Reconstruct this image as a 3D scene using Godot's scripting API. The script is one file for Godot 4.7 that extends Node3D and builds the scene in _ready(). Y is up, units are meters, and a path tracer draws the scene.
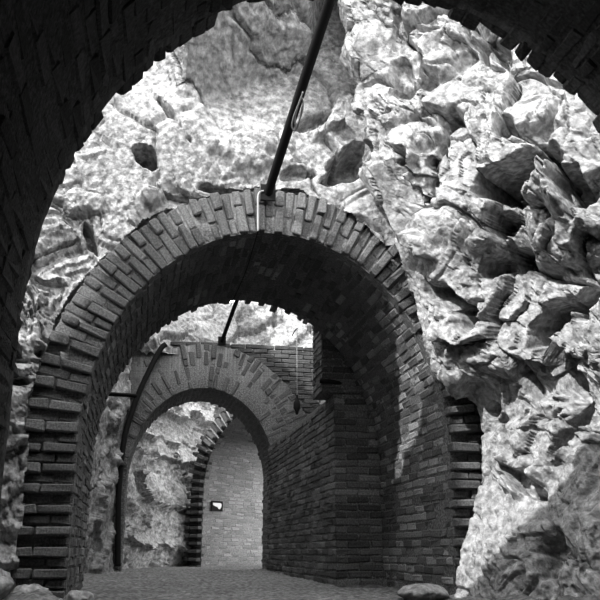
extends Node3D
# A brick-vaulted gallery cut through rock. Between the lengths of vault the rock is open to the sky.
# World axes: u = x (across the gallery), y up, w = -z (distance along the gallery from the camera).

const F := 800.0
const PITCH := 0.3045
const YAW := 0.1914
const CAM_U := -1.0065
const CAM_H := 0.3428
const SPRING := 1.16
const HALF := 1.5
const RISE := 1.81
const V1_END := 3.24
const V2_START := 6.32
const V2_END := 8.39
const A3_START := 13.0
const A3_END := 14.3

var rng := RandomNumberGenerator.new()
var table := PackedFloat32Array()
var n_big := FastNoiseLite.new()
var n_mid := FastNoiseLite.new()
var n_fine := FastNoiseLite.new()
var n_pit := FastNoiseLite.new()
var M := {}
var bricks := {}
var taken := {}

# ---------------------------------------------------------------- helpers
func wpt(u: float, y: float, w: float) -> Vector3:
	return Vector3(u, y, -w)

func ray(px: float, py: float) -> Vector3:
	var right := Vector3(cos(YAW), 0, sin(YAW))
	var ahead := Vector3(sin(YAW), 0, -cos(YAW))
	var fw := ahead * cos(PITCH) + Vector3.UP * sin(PITCH)
	var up := Vector3.UP * cos(PITCH) - ahead * sin(PITCH)
	return fw + right * (px - 300.0) / F + up * (300.0 - py) / F

func on_w(px: float, py: float, w: float) -> Vector3:
	var d := ray(px, py)
	return Vector3(CAM_U, CAM_H, 0) + d * (w / -d.z)

func on_u(px: float, py: float, u: float) -> Vector3:
	var d := ray(px, py)
	return Vector3(CAM_U, CAM_H, 0) + d * ((u - CAM_U) / d.x)

func numbered(called: String) -> String:
	var k: int = taken.get(called, 0)
	taken[called] = k + 1
	return called if k == 0 else "%s_%03d" % [called, k]

func tag(o: Node3D, label: String, category := "", group := "", kind := "") -> Node3D:
	if label: o.set_meta("label", label)
	if category: o.set_meta("category", category)
	if group: o.set_meta("group", group)
	if kind: o.set_meta("kind", kind)
	return o

func thing(called: String, at: Vector3, label: String, category: String, group := "") -> Node3D:
	var o := Node3D.new()
	o.name = numbered(called)
	add_child(o)
	o.position = at
	return tag(o, label, category, group)

func part(called: String, mesh: Mesh, m: Material, parent: Node3D) -> MeshInstance3D:
	var o := MeshInstance3D.new()
	o.name = numbered(called) if parent == self else called
	o.mesh = mesh
	o.material_override = m
	o.cast_shadow = GeometryInstance3D.SHADOW_CASTING_SETTING_ON
	parent.add_child(o, true)
	return o

func grid_mesh(p: PackedVector3Array, c: PackedColorArray, ns: int, nt: int, keep := PackedByteArray()) -> ArrayMesh:
	var nrm := PackedVector3Array()
	nrm.resize(p.size())
	for j in nt:
		for i in ns:
			var a := p[j * ns + mini(i + 1, ns - 1)] - p[j * ns + maxi(i - 1, 0)]
			var b := p[mini(j + 1, nt - 1) * ns + i] - p[maxi(j - 1, 0) * ns + i]
			nrm[j * ns + i] = a.cross(b).normalized()
	var idx := PackedInt32Array()
	for j in nt - 1:
		for i in ns - 1:
			if keep.size() and keep[j * ns + i] == 0: continue
			var k := j * ns + i
			idx.append_array([k, k + ns, k + 1, k + 1, k + ns, k + ns + 1])
	var arr := []
	arr.resize(Mesh.ARRAY_MAX)
	arr[Mesh.ARRAY_VERTEX] = p
	arr[Mesh.ARRAY_NORMAL] = nrm
	if c.size(): arr[Mesh.ARRAY_COLOR] = c
	arr[Mesh.ARRAY_INDEX] = idx
	var m := ArrayMesh.new()
	m.add_surface_from_arrays(Mesh.PRIMITIVE_TRIANGLES, arr)
	return m

func tube(path: PackedVector3Array, radius: float, sides := 10) -> ArrayMesh:
	var p := PackedVector3Array()
	var n := path.size()
	var side := Vector3.ZERO
	for i in n:
		var d := (path[mini(i + 1, n - 1)] - path[maxi(i - 1, 0)]).normalized()
		if i == 0:
			side = d.cross(Vector3.UP if absf(d.y) < 0.9 else Vector3.RIGHT).normalized()
		else:
			side = (side - d * side.dot(d)).normalized()
		var up := d.cross(side)
		var rings := [radius]
		if i == 0: rings = [0.001, radius]
		if i == n - 1: rings = [radius, 0.001]
		for r in rings:
			for k in sides + 1:
				var a := TAU * k / sides
				p.append(path[i] + (side * cos(a) + up * sin(a)) * r)
	return grid_mesh(p, PackedColorArray(), sides + 1, n + 2)

func spline(pts: Array, steps := 8) -> PackedVector3Array:
	var c := Curve3D.new()
	for i in pts.size():
		var a: Vector3 = pts[maxi(i - 1, 0)]
		var b: Vector3 = pts[mini(i + 1, pts.size() - 1)]
		var t := (b - a) / 6.0
		c.add_point(pts[i], -t, t)
	var out := PackedVector3Array()
	for k in (pts.size() - 1) * steps + 1:
		out.append(c.sample(k / steps if k < (pts.size() - 1) * steps else pts.size() - 2, float(k % steps) / steps if k < (pts.size() - 1) * steps else 1.0))
	return out

# a box with chamfered, slightly knocked edges
func worn_box(size: Vector3, cham: float, wear: float, color: Color, r: RandomNumberGenerator) -> ArrayMesh:
	var h := size / 2.0
	var st := SurfaceTool.new()
	st.begin(Mesh.PRIMITIVE_TRIANGLES)
	st.set_smooth_group(-1)
	var corner := {}
	for sx in [-1, 1]:
		for sy in [-1, 1]:
			for sz in [-1, 1]:
				var s := Vector3(sx, sy, sz)
				var c := cham * (0.6 + r.randf() * 1.1)
				var off := Vector3(r.randf_range(-1, 1), r.randf_range(-1, 1), r.randf_range(-1, 1)) * wear
				var base := s * h + off
				corner[s] = [base - Vector3(0, sy * c, sz * c), base - Vector3(sx * c, 0, sz * c), base - Vector3(sx * c, sy * c, 0)]
	var quad := func(a: Vector3, b: Vector3, c: Vector3, d: Vector3, outw: Vector3):
		var q := [a, b, c, d]
		if (b - a).cross(c - a).dot(outw) > 0: q = [a, d, c, b]
		for t in [[0, 1, 2], [0, 2, 3]]:
			for k in t:
				st.set_color(color)
				st.add_vertex(q[k])
	for ax in 3:
		var b1 := (ax + 1) % 3
		var b2 := (ax + 2) % 3
		for s0 in [-1, 1]:
			var g := func(x: int, y: int) -> Vector3:
				var s := Vector3.ZERO
				s[ax] = s0; s[b1] = x; s[b2] = y
				return corner[s][ax]
			var o := Vector3.ZERO
			o[ax] = s0
			quad.call(g.call(-1, -1), g.call(1, -1), g.call(1, 1), g.call(-1, 1), o)
			for s1 in [-1, 1]:   # edges along b2
				var e := func(z: int, face: int) -> Vector3:
					var s := Vector3.ZERO
					s[ax] = s0; s[b1] = s1; s[b2] = z
					return corner[s][face]
				var oo := Vector3.ZERO
				oo[ax] = s0; oo[b1] = s1
				quad.call(e.call(-1, ax), e.call(1, ax), e.call(1, b1), e.call(-1, b1), oo)
	for s in corner:
		var t: Array = corner[s]
		var tri := [t[0], t[1], t[2]]
		if (tri[1] - tri[0]).cross(tri[2] - tri[0]).dot(s) > 0: tri = [t[0], t[2], t[1]]
		for v in tri:
			st.set_color(color)
			st.add_vertex(v)
	st.generate_normals()
	return st.commit()

# ---------------------------------------------------------------- rock
func rnd2(ix: int, iy: int, k: int) -> float:
	return table[(ix * 7919 + iy * 104729 + k * 1299721 + (ix * iy) * 31) & 8191]

func facets(q: Vector2, size: float, sd: int) -> Vector2:   # (height of the tilted block face, distance from the joint)
	var g := q / size
	var ix := floori(g.x)
	var iy := floori(g.y)
	var d1 := 9.0
	var d2 := 9.0
	var bx := 0
	var by := 0
	var bo := Vector2.ZERO
	for j in [iy - 1, iy, iy + 1]:
		for i in [ix - 1, ix, ix + 1]:
			var c := Vector2(i + rnd2(i, j, sd), j + rnd2(i, j, sd + 1))
			var o := g - c
			var d := o.length_squared()
			if d < d1:
				d2 = d1
				d1 = d
				bx = i
				by = j
				bo = o
			elif d < d2:
				d2 = d
	var h := rnd2(bx, by, sd + 2) * 2.0 - 1.0 + (rnd2(bx, by, sd + 3) - 0.5) * 2.6 * bo.x + (rnd2(bx, by, sd + 4) - 0.5) * 2.6 * bo.y
	return Vector2(h, sqrt(d2) - sqrt(d1))

# base: Callable(s, t) -> Vector3, smooth base sheet. feats: [centre, radius along, radius up, turn, depth (+ towards the open)]
func rock_sheet(base: Callable, ss: PackedFloat32Array, tt: PackedFloat32Array, o: Dictionary, feats := [], cut = null) -> ArrayMesh:
	var ns := ss.size()
	var nt := tt.size()
	var p := PackedVector3Array()
	p.resize(ns * nt)
	for j in nt:
		for i in ns:
			p[j * ns + i] = base.call(ss[i], tt[j])
	var out := PackedVector3Array()
	out.resize(ns * nt)
	var col := PackedColorArray()
	col.resize(ns * nt)
	var keep := PackedByteArray()
	keep.resize(ns * nt)
	keep.fill(1)
	var turn: float = o.get("turn", 0.5)
	var ct := cos(turn)
	var sn := sin(turn)
	var big: float = o.get("big", 0.2)
	var bsize: float = o.get("block_size", 0.55)
	var blocks: float = o.get("blocks", 0.12)
	var small: float = o.get("small", 0.045)
	var pits: float = o.get("pits", 0.02)
	var flip: float = o.get("flip", 1.0)
	var chips: float = o.get("chips", 0.012)
	var fsize: float = o.get("chip_size", 0.075)
	var rough0: float = o.get("rough", 0.6)
	var crumble: float = o.get("crumble", 0.0)
	var tone: float = o.get("tone", 0.5)
	var sd: int = o.get("seed", 0)
	var fade = o.get("fade")
	for j in nt:
		for i in ns:
			var k := j * ns + i
			var b := p[k]
			var da := p[j * ns + mini(i + 1, ns - 1)] - p[j * ns + maxi(i - 1, 0)]
			var db := p[mini(j + 1, nt - 1) * ns + i] - p[maxi(j - 1, 0) * ns + i]
			var n := da.cross(db).normalized() * flip
			var warp := n_mid.get_noise_3dv(b * 0.7) * 0.35
			var q := Vector2((b.x + b.z) + warp, b.y + warp * 0.6)
			var r := Vector2(q.x * ct + q.y * sn, (q.y * ct - q.x * sn) * 0.62)
			var f1 := facets(r, bsize, sd + 11)
			var f2 := facets(r * Vector2(1.0, 0.8), 0.2, sd + 41)
			var am := 1.0
			if fade != null: am = fade.call(ss[i], tt[j])
			var d := am * (big * n_big.get_noise_3dv(b) + blocks * f1.x - blocks * 0.7 * smoothstep(0.1, 0.0, f1.y))
			var rough := clampf(rough0 + 1.1 * n_mid.get_noise_3dv(b * 0.55 + Vector3(7, 3, 1)) + crumble * smoothstep(-1.2, -1.6, b.x), 0.12, 1.5) * (0.45 + 0.55 * am)
			d += (0.35 + 0.65 * am) * rough * (small * f2.x - small * 0.6 * smoothstep(0.1, 0.0, f2.y))
			var f3 := facets(r * Vector2(1.0, 1.15) + Vector2(n_fine.get_noise_3dv(b * 0.4), 0.0) * 0.03, fsize, sd + 71)
			d += chips * rough * (f3.x - 0.5 * smoothstep(0.12, 0.0, f3.y))
			d += pits * rough * (n_fine.get_noise_3dv(b) + 0.5 * n_pit.get_noise_3dv(b))
			for ft in feats:
				var e: Vector3 = b - ft[0]
				var ex: float = e.x + e.z if ft[5] else e.x
				var tx: float = (ex * ft[6] + e.y * ft[7]) / ft[1]
				var ty: float = (e.y * ft[6] - ex * ft[7]) / ft[2]
				var dd := tx * tx + ty * ty
				if dd > 2.6: continue
				dd = sqrt(dd) + n_fine.get_noise_3dv(b * 0.35) * 0.45 + 0.22 * f1.x + 0.12 * f2.x
				d += ft[4] * smoothstep(1.1, 0.72, dd)
			out[k] = b + n * d
			var v := tone * (1.0 + 0.38 * n_mid.get_noise_3dv(b * 0.8 + Vector3(31, 0, 0)) + 0.26 * n_fine.get_noise_3dv(b * 0.5 + Vector3(0, 17, 0)) + 0.07 * (rnd2(int(f1.x * 900.0), 3, 5) - 0.5))
			col[k] = Color(v, v, v)
			if cut != null and cut.call(b): keep[k] = 0
	return grid_mesh(out, col, ns, nt, keep)

func feat(at: Vector3, px_r: float, py_r: float, turn: float, depth: float, scale: float, slanted := true) -> Array:
	# radii in photograph pixels at `scale` pixels a metre; slanted sheets run along x + z
	return [at, px_r / scale * (1.6 if slanted else 1.0), py_r / scale, turn, depth, slanted, cos(turn), sin(turn)]

func spaced(knots: Array) -> PackedFloat32Array:   # [start, step, end, step, end ...]
	var out := PackedFloat32Array()
	var x: float = knots[0]
	var k := 1
	while k < knots.size():
		var n := maxi(1, roundi((knots[k + 1] - x) / knots[k]))
		for i in n: out.append(x + (knots[k + 1] - x) * i / n)
		x = knots[k + 1]
		k += 2
	out.append(x)
	return out

func along(pts: Array, d: float) -> Vector2:   # polyline of Vector2 by length
	for i in pts.size() - 1:
		var l: float = (pts[i + 1] - pts[i]).length()
		if d <= l or i == pts.size() - 2:
			return pts[i].lerp(pts[i + 1], d / l)
		d -= l
	return pts[-1]

# ---------------------------------------------------------------- vaults
func profile(a: float, s: float, b: float, grow := 0.0) -> Dictionary:
	var pts := PackedVector2Array()
	var nr := PackedVector2Array()
	var aa := a + grow
	var bb := b + grow
	for k in 24:
		pts.append(Vector2(-aa, s * k / 24.0)); nr.append(Vector2(-1, 0))
	for k in 121:
		var t := PI * k / 120.0
		pts.append(Vector2(-aa * cos(t), s + bb * sin(t)))
		nr.append(Vector2(-cos(t) / aa, sin(t) / bb).normalized())
	for k in 24:
		pts.append(Vector2(aa, s * (23 - k) / 24.0)); nr.append(Vector2(1, 0))
	var cum := PackedFloat32Array([0.0])
	for k in pts.size() - 1: cum.append(cum[k] + (pts[k + 1] - pts[k]).length())
	return {"pts": pts, "nr": nr, "cum": cum, "len": cum[-1]}

func at_length(pf: Dictionary, l: float) -> Array:
	var k: int = clampi(pf.cum.bsearch(l) - 1, 0, pf.pts.size() - 2)
	var t: float = clampf((l - pf.cum[k]) / maxf(pf.cum[k + 1] - pf.cum[k], 1e-6), 0, 1)
	return [pf.pts[k].lerp(pf.pts[k + 1], t), pf.nr[k].lerp(pf.nr[k + 1], t).normalized()]

func brick_kind(kind: String, tone: int) -> ArrayMesh:
	var key := "%s%d" % [kind, tone]
	if not bricks.has(key):
		var size := {"long": Vector3(0.24, 0.066, 0.1), "half": Vector3(0.115, 0.066, 0.1), "deep": Vector3(0.13, 0.064, 0.235), "square": Vector3(0.13, 0.064, 0.115)}
		var tones := [0.085, 0.11, 0.135, 0.165, 0.2, 0.3, 0.38, 0.46]
		var v: float = tones[tone]
		var r := RandomNumberGenerator.new()
		r.seed = hash(key)
		var list := []
		for k in 3: list.append(worn_box(size[kind], 0.008, 0.007, Color(v, v, v), r))
		bricks[key] = list
	return bricks[key][rng.randi() % 3] as ArrayMesh

# lays bricks: the first `most` of `list` (sorted by importance) as parts, the rest in one mesh
func lay(list: Array, parent: Node3D, most: int, rest_name: String) -> void:
	list.sort_custom(func(a, b): return a.rank < b.rank)
	var st := SurfaceTool.new()
	st.begin(Mesh.PRIMITIVE_TRIANGLES)
	var any := false
	for i in list.size():
		var b: Dictionary = list[i]
		if i < most:
			var o := part("brick", b.mesh, M.brick, parent)
			o.transform = b.at
		else:
			st.append_from(b.mesh, 0, b.at)
			any = true
	if any:
		var o := part(rest_name, st.commit(), M.brick, parent)
		o.set_meta("kind", "stuff")

# local axes of a vault: x across from its middle, y up, z towards the viewer; its face is z = 0 and it runs to z = -len
func vault(root: Node3D, a: float, s: float, b: float, length: float, o: Dictionary) -> void:
	var pf := profile(a, s, b)
	var course := 0.075
	var n := int(pf.len / course)
	var list := []
	var tooth: Callable = o.get("tooth", func(_i, _l): return 0.08)
	var ring_rows: Array = o.get("rows", [0.25, 0.125])
	var far: bool = o.get("far_teeth", false)      # the toothed end is the far one (seen from inside)
	var tones: Callable = o.get("tones", func(_p, _z): return rng.randi() % 5)
	var span: Array = o.get("span", [0.0, 1.0])
	var line_from: float = o.get("line_from", 0.0)
	var rough: float = o.get("rough", 0.004)
	for i in n:
		var l: float = (i + 0.5) * pf.len / n
		if l < pf.len * span[0] or l > pf.len * span[1]: continue
		var pn := at_length(pf, l)
		var c2: Vector2 = pn[0]
		var nr: Vector2 = pn[1]
		var out3 := Vector3(nr.x, nr.y, 0)
		var tan3 := Vector3(-nr.y, nr.x, 0)
		var set_back: float = tooth.call(i, l / pf.len) if i % 2 or far else 0.0
		set_back += rng.randf_range(-0.012, 0.02) * (0.4 if far else 1.0)
		var basis := Basis(Vector3(0, 0, 1), tan3, Vector3(0, 0, 1).cross(tan3))
		var z_face := (-length + set_back) if far else -set_back
		var dir := 1.0 if far else -1.0
		# the ring at the face
		var depth := 0.0
		var row := 0
		var order: Array = ring_rows if i % 2 == 0 else ring_rows.duplicate()
		if i % 2: order.reverse()
		for rl in order:
			var kind := "deep" if rl > 0.2 else "square"
			var mid: float = depth + rl / 2.0
			var widen := 1.0
			if c2.y > s: widen = 1.0 + mid / ((a + b) / 2.0) * 0.92 + (0.14 if far else 0.0)
			var ctr := Vector3(c2.x, c2.y, 0) + out3 * (mid + rng.randf_range(-rough, rough) * 1.5)
			ctr.z = z_face + dir * 0.065 + rng.randf_range(-0.012, 0.012) * (1.0 if row == 0 else 1.6)
			var tr := Transform3D(basis.rotated(tan3, rng.randf_range(-0.03, 0.03)).rotated(Vector3(0, 0, 1), rng.randf_range(-0.02, 0.02)), ctr)
			tr = tr.scaled_local(Vector3(1.0, widen, rl / (0.235 + 0.012 if kind == "deep" else 0.115 + 0.012)))
			if rng.randf() > o.get("lost", 0.02):
				list.append({"mesh": brick_kind(kind, tones.call(ctr, true)), "at": tr, "rank": (0.0 if not far else 0.2) + row * 0.01})
			depth += rl
			row += 1
		# the lining behind it
		var z := z_face + dir * 0.135
		var stop: float = o.end_at.call(l / pf.len) if o.has("end_at") else length
		var end := (-line_from if far else -stop + rng.randf_range(0.0, 0.03))
		var first := true
		while (z < end - 0.05) if far else (z > end + 0.05):
			var bl := 0.125 if (first and i % 4 < 2) or rng.randf() < 0.12 else 0.25
			first = false
			var zz := z + dir * bl / 2.0
			var ctr := Vector3(c2.x, c2.y, zz) + out3 * (0.05 + rng.randf_range(-rough, rough))
			if rng.randf() > o.get("holes", 0.025):
				var tr := Transform3D(basis.rotated(out3, rng.randf_range(-0.012, 0.012)), ctr)
				tr = tr.scaled_local(Vector3(1, rng.randf_range(0.93, 1.02), 1))
				var rank: float = 1.0 + absf(zz - z_face) + (o.rank.call(ctr) if o.has("rank") else 0.0)
				list.append({"mesh": brick_kind("half" if bl < 0.2 else "long", tones.call(ctr, false)), "at": tr, "rank": rank})
			z += dir * bl
	lay(list, root, o.get("parts", 300), "lining_bricks")
	# mortar bed between the bricks and the fill behind the ring
	var deep: float = o.get("joint", 0.011)
	var total := 0.0
	for r in ring_rows: total += r
	var z0: float = 0.0 if far else -(0.13 if not o.has("bed_from") else o.bed_from)
	var z1: float = -length + (0.11 if far else 0.02)
	var zs := spaced([0.0, o.get("bed_step", 0.05), absf(z1 - z0)])
	var g := PackedVector3Array()
	var col := PackedColorArray()
	var ls := int(pf.len / o.get("bed_step", 0.05))
	var rows := []
	if not far:
		rows.append([total - 0.02, z1]); rows.append([total - 0.02, z0]); rows.append([0.0, z0])
	for q in zs: rows.append([0.0, z0 - q])
	if far: rows.append([total - 0.02, z1]); rows.append([total - 0.02, z0])
	for rw in rows:
		for i in ls + 1:
			var pn := at_length(pf, pf.len * i / ls)
			var nr: Vector2 = pn[1]
			var off: float = deep + rw[0]
			var pos := Vector3(pn[0].x + nr.x * off, pn[0].y + nr.y * off, rw[1])
			if not far and rw[1] == z0 and o.has("tooth"): pos.z = -o.get("bed_face", 0.02) - tooth.call(1, float(i) / ls)
			if o.has("end_at"): pos.z = maxf(pos.z, -o.end_at.call(float(i) / ls))
			var nz := n_fine.get_noise_3dv(pos * 0.9 + root.position)
			pos += Vector3(nr.x, nr.y, 0) * nz * 0.008
			g.append(pos)
			var v: float = o.get("mortar", 0.2) * (1.0 + 0.35 * n_mid.get_noise_3dv(pos * 1.3))
			col.append(Color(v, v, v))
	part("mortar_bed", grid_mesh(g, col, ls + 1, rows.size()), M.mortar, root)

# the rock and fill around a vault: a block with the vault's hole through it
func fill_block(a: float, s: float, b: float, uc: float, w0: float, w1: float, ul: float, ur: float, top: float, tone := 0.4) -> ArrayMesh:
	var pf := profile(a, s, b, 0.3)
	var inner: PackedVector2Array = pf.pts
	var outer := PackedVector2Array()
	for q in inner:
		if q.y <= s:
			outer.append(Vector2((ul if q.x < 0 else ur) - uc, q.y))
			continue
		var d := q - Vector2(0, s)
		var k := 99.0
		if d.x < -1e-4: k = minf(k, (ul - uc) / d.x)
		if d.x > 1e-4: k = minf(k, (ur - uc) / d.x)
		if d.y > 1e-4: k = minf(k, (top - s) / d.y)
		outer.append(Vector2(0, s) + d * k)
	var g := PackedVector3Array()
	var col := PackedColorArray()
	var n := inner.size()
	for ring in [[inner, w0], [outer, w0], [outer, w1], [inner, w1], [inner, w0]]:
		for q in ring[0]:
			g.append(wpt(uc + q.x, q.y - 0.05, ring[1]))
			col.append(Color(tone, tone, tone))
	return grid_mesh(g, col, n, 5)

# flat coursed brickwork; origin + along * x + up * y, `out` is the way its face points
func coursed(list: Array, origin: Vector3, dir: Vector3, out: Vector3, length: float, height: float, tones: Callable, rank: float, phase := 0) -> void:
	var rows := int(height / 0.075)
	for j in rows:
		var x := -0.125 if (j + phase) % 2 else 0.0
		while x < length - 0.02:
			var bl := 0.25
			var x0 := maxf(x, 0.0)
			var x1 := minf(x + bl, length)
			if x1 - x0 > 0.05 and rng.randf() > 0.015:
				var ctr := origin + dir * (x0 + x1) / 2.0 + Vector3.UP * (j + 0.5) * 0.075 + out * (-0.05 + rng.randf_range(-0.004, 0.005))
				var tr := Transform3D(Basis(dir, Vector3.UP, dir.cross(Vector3.UP)).rotated(out, rng.randf_range(-0.012, 0.012)), ctr)
				tr = tr.scaled_local(Vector3((x1 - x0 - 0.01) / 0.24, rng.randf_range(0.93, 1.02), 1))
				list.append({"mesh": brick_kind("long", tones.call(ctr, false)), "at": tr, "rank": rank + (x0 if dir.z < -0.5 else 0.0)})
			x += bl

func plain_box(size: Vector3) -> ArrayMesh:
	var r := RandomNumberGenerator.new()
	r.seed = 5
	return worn_box(size, minf(0.01, size[size.min_axis_index()] * 0.12), 0.0, Color(0.2, 0.2, 0.2), r)

# ---------------------------------------------------------------- materials
func noise_tex(freq: float, octaves: int, lo: float, hi: float, sd: int, kind := FastNoiseLite.TYPE_SIMPLEX_SMOOTH) -> NoiseTexture2D:
	var t := NoiseTexture2D.new()
	t.width = 512
	t.height = 512
	t.seamless = true
	var n := FastNoiseLite.new()
	n.noise_type = kind
	n.frequency = freq
	n.fractal_octaves = octaves
	n.fractal_gain = 0.62
	n.seed = sd
	t.noise = n
	var g := Gradient.new()
	g.set_color(0, Color(lo, lo, lo))
	g.set_color(1, Color(hi, hi, hi))
	t.color_ramp = g
	return t

func surface(called: String, tex: Texture2D, relief: Texture2D, scale: float, depth: float, rough: float) -> StandardMaterial3D:
	var m := StandardMaterial3D.new()
	m.resource_name = called
	m.vertex_color_use_as_albedo = true
	m.albedo_texture = tex
	m.roughness = rough
	m.metallic_specular = 0.3
	m.uv1_triplanar = true
	m.uv1_world_triplanar = true
	m.uv1_scale = Vector3.ONE * scale
	if relief:
		m.heightmap_enabled = true
		m.heightmap_texture = relief
		m.heightmap_scale = depth
	return m

func metal(called: String, v: float, rough: float, met := 0.4) -> StandardMaterial3D:
	var m := StandardMaterial3D.new()
	m.resource_name = called
	m.albedo_color = Color(v, v, v).linear_to_srgb()
	m.roughness = rough
	m.metallic = met
	m.metallic_specular = 0.2
	return m

# ---------------------------------------------------------------- the scene
func _ready() -> void:
	# camera
	var cam := Camera3D.new()
	cam.name = "camera"
	cam.fov = rad_to_deg(2.0 * atan(300.0 / F))
	cam.near = 0.02
	cam.far = 200.0
	add_child(cam)
	cam.position = Vector3(CAM_U, CAM_H, 0)
	cam.rotation = Vector3(PITCH, -YAW, 0)
	cam.current = true
	# sky, sun, exposure
	var env := Environment.new()
	env.background_mode = Environment.BG_SKY
	var sm := ProceduralSkyMaterial.new()
	sm.sky_top_color = Color(0.62, 0.62, 0.62)
	sm.sky_horizon_color = Color(0.78, 0.78, 0.78)
	sm.ground_horizon_color = Color(0.5, 0.5, 0.5)
	sm.ground_bottom_color = Color(0.3, 0.3, 0.3)
	sm.sky_energy_multiplier = 4.5
	sm.ground_energy_multiplier = 0.5
	var sky := Sky.new()
	sky.sky_material = sm
	env.sky = sky
	env.ambient_light_source = Environment.AMBIENT_SOURCE_DISABLED
	env.reflected_light_source = Environment.REFLECTION_SOURCE_SKY
	env.tonemap_mode = Environment.TONE_MAPPER_LINEAR
	env.tonemap_exposure = 0.5
	env.sdfgi_enabled = true
	env.ssao_enabled = true
	env.ssil_enabled = true
	var we := WorldEnvironment.new()
	we.name = "environment"
	we.environment = env
	add_child(we)
	var sun := DirectionalLight3D.new()
	sun.name = "sun"
	sun.light_color = Color(1, 1, 1)
	sun.light_energy = 4.5
	sun.light_angular_distance = 0.6
	sun.shadow_enabled = true
	sun.sky_mode = DirectionalLight3D.SKY_MODE_LIGHT_ONLY
	add_child(sun)
	sun.look_at_from_position(Vector3.ZERO, Vector3(1.2, -1.15, -1.0), Vector3.UP)

	setup()
	build_floor()
	build_fill()
	build_rock_near()
	build_rock_middle()
	build_rock_far()
	build_rock_end()
	build_vaults()
	build_side_wall()
	build_ironwork()

func setup() -> void:
	rng.seed = 20240
	table.resize(8192)
	for i in 8192: table[i] = rng.randf()
	n_big.seed = 3; n_big.frequency = 0.55; n_big.fractal_octaves = 2
	n_mid.seed = 8; n_mid.frequency = 1.6; n_mid.fractal_octaves = 3
	n_fine.seed = 21; n_fine.frequency = 9.0; n_fine.fractal_octaves = 3; n_fine.fractal_gain = 0.6
	n_pit.seed = 33; n_pit.frequency = 15.0; n_pit.fractal_type = FastNoiseLite.FRACTAL_RIDGED; n_pit.fractal_octaves = 2
	for n in [n_big, n_mid, n_fine, n_pit]: n.noise_type = FastNoiseLite.TYPE_SIMPLEX_SMOOTH
	var grain := noise_tex(0.03, 6, 0.3, 1.15, 4)
	var rel := noise_tex(0.035, 5, 0.0, 1.0, 9)
	var fine := noise_tex(0.05, 4, 0.0, 1.0, 12)
	M.rock = surface("pale rock", grain, rel, 0.8, 1.4, 0.95)
	M.brick = surface("fired brick", noise_tex(0.03, 5, 0.5, 1.0, 14), fine, 2.6, 0.5, 0.92)
	M.mortar = surface("lime mortar", grain, fine, 2.2, 0.8, 0.95)
	M.earth = surface("trodden earth", grain, fine, 1.0, 0.8, 0.95)
	M.iron = metal("rusted black iron", 0.01, 0.85, 0.0)
	M.wire = metal("galvanised wire", 0.26, 0.6, 0.3)
	M.black = metal("black plastic", 0.012, 0.85, 0.0)
	M.white = metal("white paint", 0.75, 0.7, 0.0)

func build_floor() -> void:
	var us := spaced([-4.5, 0.25, -2.0, 0.04, 2.0, 0.25, 6.5])
	var ws := spaced([-3.2, 0.3, 3.0, 0.05, 15.0, 0.1, 21.0])
	var p := PackedVector3Array()
	var c := PackedColorArray()
	for w in ws:
		for u in us:
			var b := wpt(u, 0, w)
			b.y = 0.02 * n_mid.get_noise_2d(u, w) + 0.012 * n_fine.get_noise_2d(u * 0.6, w * 0.6) + 0.05 * smoothstep(7.0, 13.0, w)
			b.y += 0.1 * smoothstep(1.2, 1.6, absf(u)) * (0.4 + n_mid.get_noise_2d(u * 1.3 + 9, w * 1.3)) * float(w < 6.2)
			p.append(b)
			var v := 0.23 * (1.0 + 0.3 * n_mid.get_noise_2d(u * 0.8, w * 0.8 + 40) + 0.25 * n_fine.get_noise_2d(u * 0.5, w * 0.5))
			c.append(Color(v, v, v))
	tag(part("floor", grid_mesh(p, c, us.size(), ws.size()), M.earth, self), "grey trodden earth floor of the gallery", "", "", "structure")

func build_fill() -> void:
	var back := part("wall_behind", plain_box(Vector3(6.0, 4.4, 0.4)), M.mortar, self)
	back.position = wpt(0.2, 1.95, -3.15)  # out of view, added to shut daylight out of the first vault
	tag(back, "added unseen end wall behind the viewpoint, keeping the vault dark", "", "", "structure")

func edge_u(y: float) -> float:   # left edge of the right-hand rock, in front of the second vault's face
	var e: PackedVector2Array = M.edge
	if y >= e[0].x: return e[0].y
	for i in e.size() - 1:
		if y <= e[i].x and y >= e[i + 1].x:
			return lerpf(e[i].y, e[i + 1].y, (e[i].x - y) / maxf(e[i].x - e[i + 1].x, 1e-4))
	return e[-1].y

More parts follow.
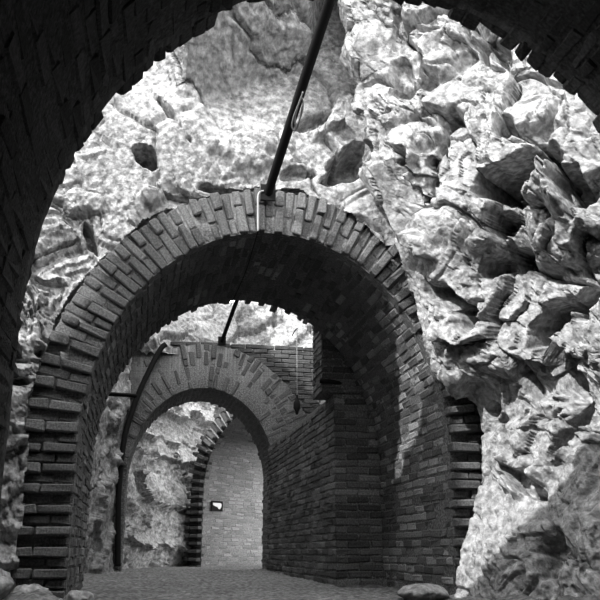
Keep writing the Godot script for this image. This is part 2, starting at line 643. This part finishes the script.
func build_rock_near() -> void:
	var e := PackedVector2Array()
	for q in [[338, 0], [350, 30], [344, 55], [360, 82], [354, 108], [365, 140], [360, 172], [382, 205], [396, 245], [411, 290], [424, 340], [440, 378], [462, 388], [478, 405], [485, 435], [484, 475], [472, 515], [462, 555], [455, 600]]:
		var v := on_w(q[0], q[1], 6.05)
		e.append(Vector2(v.y, v.x))
	M.edge = e
	# right-hand rock
	var base := func(s: float, t: float) -> Vector3:
		var y := t
		var eu := edge_u(y)
		var pts := [Vector2(eu + 0.5, 6.9), Vector2(eu + 0.02, 6.1), Vector2(eu + 0.16, 5.75), Vector2(2.25 - 0.12 * smoothstep(0, 1.2, 1.2 - y), 4.55), Vector2(2.8, 3.5), Vector2(3.4, 2.9)]
		var q: Vector2 = along(pts, s)
		var lean := 0.12 * maxf(0.0, y - 3.2)
		return wpt(q.x + lean * smoothstep(0.9, 2.2, s), y, q.y)
	var ft := []
	for f in [[535, 188, 40, 26, 0.1, -0.42], [580, 200, 22, 22, 0, -0.3], [448, 298, 30, 18, -0.5, -0.34], [470, 318, 14, 22, 0.4, -0.22], [500, 268, 26, 13, 0.2, -0.24],
			[545, 322, 22, 16, 0.5, -0.3], [553, 362, 8, 36, 0.62, -0.16], [512, 228, 14, 10, 0, -0.18], [590, 300, 18, 14, 0.2, -0.22], [350, 150, 18, 20, 0.3, -0.2],
			[440, 175, 22, 36, 0.3, -0.1], [430, 250, 26, 14, -0.6, 0.14], [572, 246, 30, 24, 0, 0.16], [438, 345, 14, 42, 0.25, 0.1], [520, 440, 44, 36, 0.4, 0.12],
			[490, 245, 18, 12, 0.2, 0.1], [485, 430, 8, 22, 0.0, -0.06], [505, 478, 26, 9, -0.5, -0.12], [550, 555, 14, 26, 0.1, -0.1], [470, 400, 8, 8, 0, -0.1], [560, 430, 24, 5, 0.7, -0.1],
			[455, 60, 30, 22, 0.3, 0.12], [500, 60, 12, 26, 0, -0.14], [415, 90, 10, 26, 0.2, -0.08], [540, 130, 26, 18, 0.2, 0.14], [520, 150, 10, 14, 0, -0.16]]:
		var at := on_w(f[0], f[1], lerpf(6.0, 4.9, clampf((f[0] - 400.0) / 200.0, 0, 1)))
		ft.append(feat(at, f[2], f[3], f[4], f[5] * (1.7 if f[5] < 0.0 else 1.0), 140.0))
	var ss := spaced([0.0, 0.05, 0.8, 0.011, 3.0, 0.06, 5.0])
	var tt := spaced([-0.15, 0.0105, 5.3, 0.06, 7.0])
	var m := rock_sheet(base, ss, tt, {"flip": 1.0, "seed": 100, "turn": 0.75, "tone": 0.46, "rough": 0.65, "big": 0.22, "blocks": 0.13, "small": 0.055, "pits": 0.018, "chips": 0.022,
		"fade": func(s, t): return smoothstep(0.75, 1.5, s) * lerpf(0.45, 1.0, smoothstep(0.9, 2.0, t))}, ft)
	tag(part("wall_right", m, M.rock, self), "pale craggy rock wall bulging beside the second brick vault", "", "", "structure")

	# rock round the second vault's face
	var back := func(s: float, t: float) -> Vector3:
		var y := t
		var w := 6.36
		var yc := 4.25 + 0.5 * (s + 0.73) + 2.6 * maxf(0.0, s - 0.3) + 2.2 * maxf(0.0, -0.85 - s)
		yc += 0.12 * n_mid.get_noise_2d(s * 1.2, 4.0)
		w -= minf(0.75, 1.05 * maxf(0.0, y - yc))
		w -= 0.12 * smoothstep(-1.3, -2.2, s)
		w += 0.15 * maxf(0.0, minf(y, yc) - 3.6)
		return wpt(s, y, w)
	ft = []
	for f in [[146, 150, 15, 11, -0.5, -0.7], [170, 105, 5, 40, 0.6, -0.14], [215, 180, 22, 6, 0, -0.12], [150, 190, 14, 12, 0, 0.1], [338, 118, 16, 7, 0.5, 0.12], [356, 150, 20, 14, 0.7, -0.3], [342, 165, 16, 6, 0.5, -0.2], [250, 140, 40, 26, 0.1, 0.08],
			[300, 165, 18, 8, 0.3, -0.1], [325, 105, 22, 6, 0.5, -0.12], [380, 60, 20, 30, 0.2, 0.1], [90, 230, 4, 18, 0.4, -0.12], [40, 350, 8, 6, 0, -0.15], [18, 380, 10, 5, 0, -0.15]]:
		ft.append(feat(on_w(f[0], f[1], 6.2), f[2], f[3], f[4], f[5] * (1.4 if f[5] < 0.0 else 1.0), 115.0, false))
	var hole := func(b: Vector3) -> bool:
		if b.y > 4.2: return false
		var gap := 0.44 - 0.12 * smoothstep(0.3, 0.9, b.x) + 0.05 * n_mid.get_noise_3dv(b * 1.5)
		if b.y < SPRING: return absf(b.x) < HALF + gap - 0.08
		return pow(b.x / (HALF + gap - 0.04), 2) + pow((b.y - SPRING) / (RISE + gap), 2) < 1.0
	ss = spaced([-4.2, 0.08, -2.1, 0.012, 1.0, 0.05, 2.2])
	tt = spaced([-0.15, 0.02, 1.0, 0.012, 5.3, 0.06, 7.2])
	m = rock_sheet(back, ss, tt, {"flip": 1.0, "seed": 300, "turn": 0.9, "tone": 0.44, "big": 0.12, "blocks": 0.06, "block_size": 0.8, "crumble": 1.0, "rough": 0.32, "small": 0.03, "pits": 0.012, "chips": 0.015, "chip_size": 0.06}, ft, hole)
	tag(part("wall_back", m, M.rock, self), "pale rough rock face around the second brick vault's ring", "", "", "structure")

	var left := func(s: float, t: float) -> Vector3:
		var q: Vector2 = along([Vector2(-2.3, 2.9), Vector2(-3.5, 4.2), Vector2(-3.6, 5.4), Vector2(-3.4, 6.6)], s)
		return wpt(q.x - 0.3 * t, t * lerpf(5.7, 3.3, smoothstep(1.6, 2.4, s)), q.y)  # unseen; near rim made taller to keep sun off the second vault's wall
	m = rock_sheet(left, spaced([0.0, 0.07, 4.0]), spaced([0.0, 0.02, 1.0]), {"flip": -1.0, "seed": 500, "tone": 0.5})
	tag(part("wall_left", m, M.rock, self), "unseen rock side of the first open cut, near rim raised to block sun", "", "", "structure")

func build_rock_middle() -> void:
	var left := func(s: float, t: float) -> Vector3:
		var q: Vector2 = along([Vector2(-1.9, 8.0), Vector2(-2.0, 9.5), Vector2(-1.75, 11.5), Vector2(-1.42, 12.85), Vector2(-1.4, 13.3)], s)
		return wpt(q.x + 0.12 * maxf(0, t - 2.0) * smoothstep(3.0, 4.5, s), t, q.y)
	var m := rock_sheet(left, spaced([0.0, 0.04, 5.5]), spaced([-0.1, 0.035, 6.35]), {"flip": -1.0, "seed": 700, "tone": 0.45, "big": 0.08, "blocks": 0.06, "small": 0.03})  # top, above the view, is raised to keep sun off the far arch
	tag(part("wall_left", m, M.rock, self), "rock side of the second open cut, left of the far arch", "", "", "structure")
	var right := func(s: float, t: float) -> Vector3:
		return wpt(2.05 + 0.1 * sin(s * 3.0), t, 7.9 + s)
	m = rock_sheet(right, spaced([0.0, 0.05, 5.6]), spaced([-0.1, 0.05, 5.6]), {"flip": 1.0, "seed": 800, "tone": 0.4, "big": 0.15})
	tag(part("wall_right", m, M.rock, self), "rock side of the second open cut behind the brick side wall", "", "", "structure")
	var back := func(s: float, t: float) -> Vector3:
		return wpt(s, t, 13.3 + 0.45 * (t - 3.5) + 0.2 * sin(s * 2.0))
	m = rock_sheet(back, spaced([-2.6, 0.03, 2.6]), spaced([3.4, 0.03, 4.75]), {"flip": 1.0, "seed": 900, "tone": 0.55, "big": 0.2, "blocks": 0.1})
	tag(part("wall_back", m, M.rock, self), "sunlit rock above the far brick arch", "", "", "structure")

func build_rock_far() -> void:
	var left := func(s: float, t: float) -> Vector3:
		var q: Vector2 = along([Vector2(-1.6, 13.9), Vector2(-1.3, 14.9), Vector2(-0.95, 15.9), Vector2(0.0, 17.2), Vector2(0.5, 17.8)], s)
		var lean := 0.28 * maxf(0, t - 1.0)
		return wpt(q.x - lean * 0.3, t, q.y - 0.1 * smoothstep(1.5, 0.5, t) + lean)
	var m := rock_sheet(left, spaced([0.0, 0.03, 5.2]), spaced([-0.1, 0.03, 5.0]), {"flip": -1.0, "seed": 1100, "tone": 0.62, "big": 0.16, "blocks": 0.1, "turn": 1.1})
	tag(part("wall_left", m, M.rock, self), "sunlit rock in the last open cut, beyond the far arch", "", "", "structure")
	var right := func(s: float, t: float) -> Vector3:
		return wpt(1.2 + 0.9 * s, t, 14.2 + 2.6 * s)
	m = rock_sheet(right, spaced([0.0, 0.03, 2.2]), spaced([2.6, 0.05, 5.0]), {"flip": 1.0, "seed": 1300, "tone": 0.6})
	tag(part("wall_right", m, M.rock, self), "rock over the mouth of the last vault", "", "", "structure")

func fill(v: Node3D, m: ArrayMesh) -> void:
	var o := part("rubble_fill", m, M.rock, v)
	o.position = -v.position

func spandrel(v: Node3D) -> void:   # level courses on the far arch's face, outside its ring
	var list := []
	for j in 49:
		var x := -1.6 - 0.125 * (j % 2)
		while x < 2.3:
			var c := Vector2(x + 0.125, j * 0.075 + 0.04)
			var e := pow(c.x / 1.98, 2) + pow(maxf(0.0, c.y - 1.45) / 2.26, 2)
			var pipe_side := c.x < -1.25 + 0.5 * maxf(0.0, c.y - 2.2)
			if e > 0.93 and not pipe_side:
				list.append({"mesh": brick_kind("long", 2 + rng.randi() % 3), "at": Transform3D(Basis.IDENTITY, Vector3(c.x, c.y, -0.06 + rng.randf_range(-0.003, 0.003))), "rank": 1.0})
			x += 0.25
	lay(list, v, 0, "spandrel_bricks")

func build_rock_end() -> void:
	var end := func(s: float, t: float) -> Vector3:
		return wpt(-2.0 + s, t, 20.5 - 0.25 * s + 0.15 * t)
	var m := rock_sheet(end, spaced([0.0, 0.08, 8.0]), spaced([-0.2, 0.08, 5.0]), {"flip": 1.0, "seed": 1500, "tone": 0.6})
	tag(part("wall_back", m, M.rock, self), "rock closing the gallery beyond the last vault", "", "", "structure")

func build_vaults() -> void:
	# the vault overhead
	var v1 := thing("brick_vault", wpt(0, 0, 0), "dark brick barrel vault overhead with a ragged unlit far edge", "vault")
	vault(v1, HALF, SPRING, RISE, V1_END, {"far_teeth": true, "line_from": 1.4, "span": [0.1, 0.8], "rough": 0.005, "joint": 0.003, "holes": 0.012, "mortar": 0.12, "parts": 300, "lost": 0.0, "bed_step": 0.08,
		"tooth": func(i, _l): return 0.05 * roundf(rnd2((i + 1) / 2, 7, 2) * 2.0), "tones": func(_p, _r): return rng.randi() % 4})
	fill(v1, fill_block(HALF, SPRING, RISE, 0, -3.0, V1_END - 0.16, -4.0, 3.4, 3.44))  # unseen; top height set so sun clears it onto the right-hand rock
	# the second vault, with its toothed ring in the light
	var v2 := thing("brick_vault", wpt(0, 0, V2_START), "brick vault with a toothed ring of bricks set in the pale rock", "vault")
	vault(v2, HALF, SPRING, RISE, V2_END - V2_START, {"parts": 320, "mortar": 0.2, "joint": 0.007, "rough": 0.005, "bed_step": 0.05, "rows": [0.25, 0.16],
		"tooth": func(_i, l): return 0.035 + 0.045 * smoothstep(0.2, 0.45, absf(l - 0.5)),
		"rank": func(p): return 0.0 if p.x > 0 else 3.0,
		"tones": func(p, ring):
			var pale := n_mid.get_noise_3dv(p * 1.1 + Vector3(3, 0, 5)) + (0.22 if p.x > 0.9 and p.y < 2.4 else -0.12)  # lime patches; lower right wall painted paler to make up for weak light
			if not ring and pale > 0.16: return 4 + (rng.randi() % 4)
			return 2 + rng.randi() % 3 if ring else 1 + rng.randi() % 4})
	fill(v2, fill_block(HALF, SPRING, RISE, 0, 6.85, V2_END - 0.15, -4.2, 4.2, 5.6))
	# the far arch
	var v3 := thing("brick_arch", wpt(-0.07, 0, A3_START), "smooth-faced brick arch across the gallery below the sunlit rock", "arch")
	vault(v3, 1.17, 1.45, 1.45, A3_END - A3_START, {"parts": 0, "mortar": 0.24, "rows": [0.25, 0.125, 0.25, 0.125], "lost": 0.0, "holes": 0.005, "bed_from": 0.03, "bed_face": 0.004, "rough": 0.0015, "joint": 0.002,
		"tooth": func(_i, _l): return 0.0, "tones": func(_p, _r): return 3 + rng.randi() % 2})
	fill(v3, fill_block(1.17, 1.45, 1.45, -0.07, A3_START + 0.05, A3_END - 0.1, -3.0, 3.2, 3.64, 0.2))
	spandrel(v3)
	# the last vault, turned to the right
	var at := on_w(198, 520, 16.7)
	var v4 := thing("brick_vault", Vector3.ZERO, "far brick vault turning away to the right, its ring boldly toothed", "vault")
	var yaw := deg_to_rad(-48.0)
	v4.rotation.y = yaw
	v4.position = Vector3(at.x, 0, at.z) + Basis(Vector3.UP, yaw) * Vector3(1.5, 0, 0)
	vault(v4, HALF, 1.5, 1.6, 2.4, {"end_at": func(l): return 2.4 if l < 0.34 or l > 0.9 else 0.9, "parts": 130, "mortar": 0.34, "span": [0.0, 0.75], "rows": [0.25, 0.125], "rough": 0.003,
		"tooth": func(_i, _l): return 0.12, "joint": 0.004, "tones": func(_p, ring): return rng.randi() % 4 if ring else 5 + rng.randi() % 3})

func build_side_wall() -> void:
	var t := thing("brick_wall", wpt(1.0, 0, V2_END + 0.03), "low brick side wall with a square pier, along the second open cut", "wall")
	var list := []
	var tones := func(p, _r): return (rng.randi() % 4) if n_mid.get_noise_3dv(p * 1.2) < 0.15 else 3 + rng.randi() % 3
	coursed(list, Vector3(0, 0, 0), Vector3(1, 0, 0), Vector3(0, 0, 1), 0.7, 2.0, tones, 0.0)
	coursed(list, Vector3(0, 0, 0), Vector3(0, 0, -1), Vector3(-1, 0, 0), 4.7, 2.0, tones, 0.1, 1)
	coursed(list, Vector3(-0.13, 2.0, 0), Vector3(1, 0, 0), Vector3(0, 0, 1), 0.95, 1.2, tones, 0.05)
	coursed(list, Vector3(-0.13, 2.0, 0), Vector3(0, 0, -1), Vector3(-1, 0, 0), 0.5, 1.2, tones, 0.06, 1)
	lay(list, t, 300, "far_bricks")
	var upper := part("pier_core", plain_box(Vector3(0.93, 1.2, 0.49)), M.mortar, t)
	upper.position = Vector3(0.343, 2.6, -0.253)
	var core := part("mortar_bed", plain_box(Vector3(0.9, 2.0, 4.7)), M.mortar, t)
	core.position = Vector3(0.457, 0.99, -2.362)

func strut(a: Vector3, b: Vector3, thick: float, label: String) -> void:
	var t := thing("iron_strut", b, label, "strut")
	part("bar", tube(PackedVector3Array([a - b, (a - b) * 0.5, Vector3.ZERO]), thick, 8), M.iron, t)
	var plate := part("wall_plate", plain_box(Vector3(0.13, 0.15, 0.02)), M.iron, t)
	plate.position = Vector3(0, 0, 0.005)

func build_ironwork() -> void:
	var foot := on_w(268, 193, V2_START - 0.03)
	var top := on_w(330, 0, 4.45)
	strut(top + (top - foot) * 0.8, foot, 0.04, "long black iron strut from the near vault down to the brick ring")
	var a := on_w(222, 341, A3_START - 0.05)
	var b := on_w(237, 300, 12.0)
	strut(b + (b - a) * 1.2, a, 0.035, "short black iron strut above the far arch")
	# coil of wire tied to the strut
	var pts := []
	for q in [[303, 92], [299, 103], [294, 116], [292, 126], [295, 131], [299, 122], [303, 108], [302, 98], [298, 106], [295, 118], [297, 129], [300, 119], [302, 106]]:
		var lo := 0.0
		var hi := 1.0
		for k in 24:   # where the strut crosses that row of the photograph
			var mid := (lo + hi) / 2.0
			if (foot + (top - foot) * mid - Vector3(CAM_U, CAM_H, 0)).normalized().y < ray(q[0], q[1]).normalized().y: lo = mid
			else: hi = mid
		pts.append(on_w(q[0], q[1], -(foot + (top - foot) * lo).z - 0.075))
	tag(part("wire_tie", tube(spline(pts, 5), 0.006, 6), M.wire, self), "loose pale wire wound round the long iron strut", "wire")
	# bent conduit on the crown of the ring and its cable
	var c0 := on_w(258, 231, V2_START - 0.05)
	var p := [c0, on_w(258, 212, V2_START - 0.05), on_w(258, 197, V2_START - 0.05), on_w(260, 192, V2_START - 0.05), on_w(264, 191, V2_START - 0.05)]
	tag(part("conduit", tube(spline(p, 6), 0.009, 8), M.wire, self), "thin pale bent conduit on the crown of the brick ring", "conduit")
	tag(part("cable", tube(spline([c0, wpt(c0.x, 2.9, V2_START + 0.3), wpt(c0.x + 0.02, 2.92, 7.3), wpt(c0.x, 2.92, V2_END)], 8), 0.004, 6), M.iron, self), "thin cable running along the dark crown of the second vault", "cable")
	# pipe up the far arch
	var pp := []
	for q in [[118, 566], [118, 545], [119, 490], [124, 440], [131, 415], [138, 395], [149, 371], [160, 350], [166, 344]]: pp.append(on_w(q[0], q[1], A3_START - 0.1))
	tag(part("pipe", tube(spline(pp, 6), 0.045, 10), M.black, self), "black pipe climbing round the left shoulder of the far arch", "pipe")
	# iron stubs at the back edge of the second vault
	var l0 := on_w(116, 394, 8.6)
	var l1 := on_w(137, 396, 8.6)
	tag(part("iron_stub", tube(PackedVector3Array([l0 - Vector3(0.25, 0, 0), (l0 + l1) / 2, l1]), 0.022, 8), M.iron, self), "black iron stub sticking out beside the black pipe", "bar")
	var r0 := on_w(320, 381, 8.4)
	tag(part("iron_stub", tube(PackedVector3Array([r0, r0 + Vector3(0.12, 0, -0.01), r0 + Vector3(0.3, -0.01, -0.06)]), 0.026, 8), M.iron, self), "black iron stub fixed to the brick pier's upper block", "bar")
	# hanging lamp
	var h0 := on_w(297, 352, 12.7)
	var h1 := on_w(297, 396, 12.7)
	var h := thing("hanging_lamp", h1, "small unlit black lamp hanging on a pale cord by the far arch", "lamp")
	part("cord", tube(PackedVector3Array([h0 - h1 + Vector3(0, 0.4, 0), (h0 - h1) * 0.5, Vector3.ZERO]), 0.008, 6), M.wire, h)
	var prof2 := [[0.0, 0.02], [0.02, 0.015], [0.025, -0.06], [0.055, -0.1], [0.06, -0.2], [0.03, -0.25], [0.02, -0.3], [0.0, -0.31]]
	var g := PackedVector3Array()
	for q in prof2:
		for k in 13:
			g.append(Vector3(cos(TAU * k / 12.0) * q[0], q[1], sin(TAU * k / 12.0) * q[0]))
	part("body", grid_mesh(g, PackedColorArray(), 13, prof2.size()), M.black, h)
	part("hook", tube(PackedVector3Array([h0 - h1 + Vector3(0, 0.4, 0.02), h0 - h1 + Vector3(0, 0.42, -0.2), h0 - h1 + Vector3(0, 0.4, -0.45)]), 0.01, 6), M.iron, h)
	# sign in the last vault: a dark plate with a pale arrow, on the left wall
	var basis := Basis(Vector3.UP, deg_to_rad(-48.0))
	var n := basis * Vector3(1, 0, 0)
	var foot4 := on_w(198, 520, 16.7)
	var r := ray(217, 506)
	var eye := Vector3(CAM_U, CAM_H, 0)
	var at := eye + r * ((foot4 - eye).dot(n) + 0.03) / r.dot(n)
	var sg := thing("direction_sign", at, "small dark sign with a pale arrow on the far vault's wall", "sign")
	sg.basis = Basis(basis * Vector3(0, 0, -1), Vector3.UP, n)
	part("plate", plain_box(Vector3(0.34, 0.2, 0.015)), M.black, sg)
	var st := SurfaceTool.new()
	st.begin(Mesh.PRIMITIVE_TRIANGLES)
	var poly := PackedVector2Array([Vector2(-0.13, 0.06), Vector2(0.1, 0.06), Vector2(0.13, 0.035), Vector2(0.12, -0.02), Vector2(0.08, -0.065), Vector2(0.03, -0.05), Vector2(0.01, -0.02), Vector2(-0.05, -0.01), Vector2(-0.13, 0.015)])
	var tri := Geometry2D.triangulate_polygon(poly)
	if Geometry2D.is_polygon_clockwise(PackedVector2Array([poly[tri[0]], poly[tri[1]], poly[tri[2]]])) == false: tri.reverse()
	for k in tri:
		st.set_normal(Vector3(0, 0, 1))
		st.add_vertex(Vector3(poly[k].x, poly[k].y, 0.009))
	part("arrow", st.commit(), M.white, sg)
	build_stones()

func stone(at: Vector3, size: Vector3, sd: int, label: String, group := "") -> void:
	var g := PackedVector3Array()
	var c := PackedColorArray()
	for j in 15:
		for i in 25:
			var d := Vector3(cos(TAU * i / 24.0) * sin(PI * j / 14.0), -cos(PI * j / 14.0), sin(TAU * i / 24.0) * sin(PI * j / 14.0))
			var k := 1.0 + 0.35 * n_mid.get_noise_3dv(d * 0.5 + Vector3(sd, 0, 0)) + 0.14 * n_fine.get_noise_3dv(d * 0.25 + Vector3(sd * 2, 5, 0))
			# knock flats on it
			for q in 6:
				var f := Vector3(rnd2(sd, q, 1) - 0.5, rnd2(sd, q, 2) - 0.5, rnd2(sd, q, 3) - 0.5).normalized()
				k = minf(k, 0.8 / maxf(0.1, d.dot(f)))
			g.append(d * k * size)
			c.append(Color(0.42, 0.42, 0.42))
	var o := part("stone", grid_mesh(g, c, 25, 15), M.rock, self)
	o.position = at + Vector3(0, size.y * 0.6, 0)
	tag(o, label, "stone", group)

func build_stones() -> void:
	stone(wpt(-2.02, 0, 5.9), Vector3(0.24, 0.17, 0.22), 1, "largest loose stone at the left foot of the toothed ring")
	stone(wpt(-1.72, 0, 6.02), Vector3(0.15, 0.08, 0.13), 2, "small flat stone between the largest loose stone and the brick ring", "small stones at the ring's left foot")
	stone(wpt(-1.38, 0, 5.95), Vector3(0.1, 0.055, 0.1), 3, "smallest stone, lying clear on the floor by the ring's left foot", "small stones at the ring's left foot")
	stone(wpt(1.12, 0, 6.05), Vector3(0.2, 0.07, 0.16), 4, "flat stone at the foot of the right-hand rock wall")
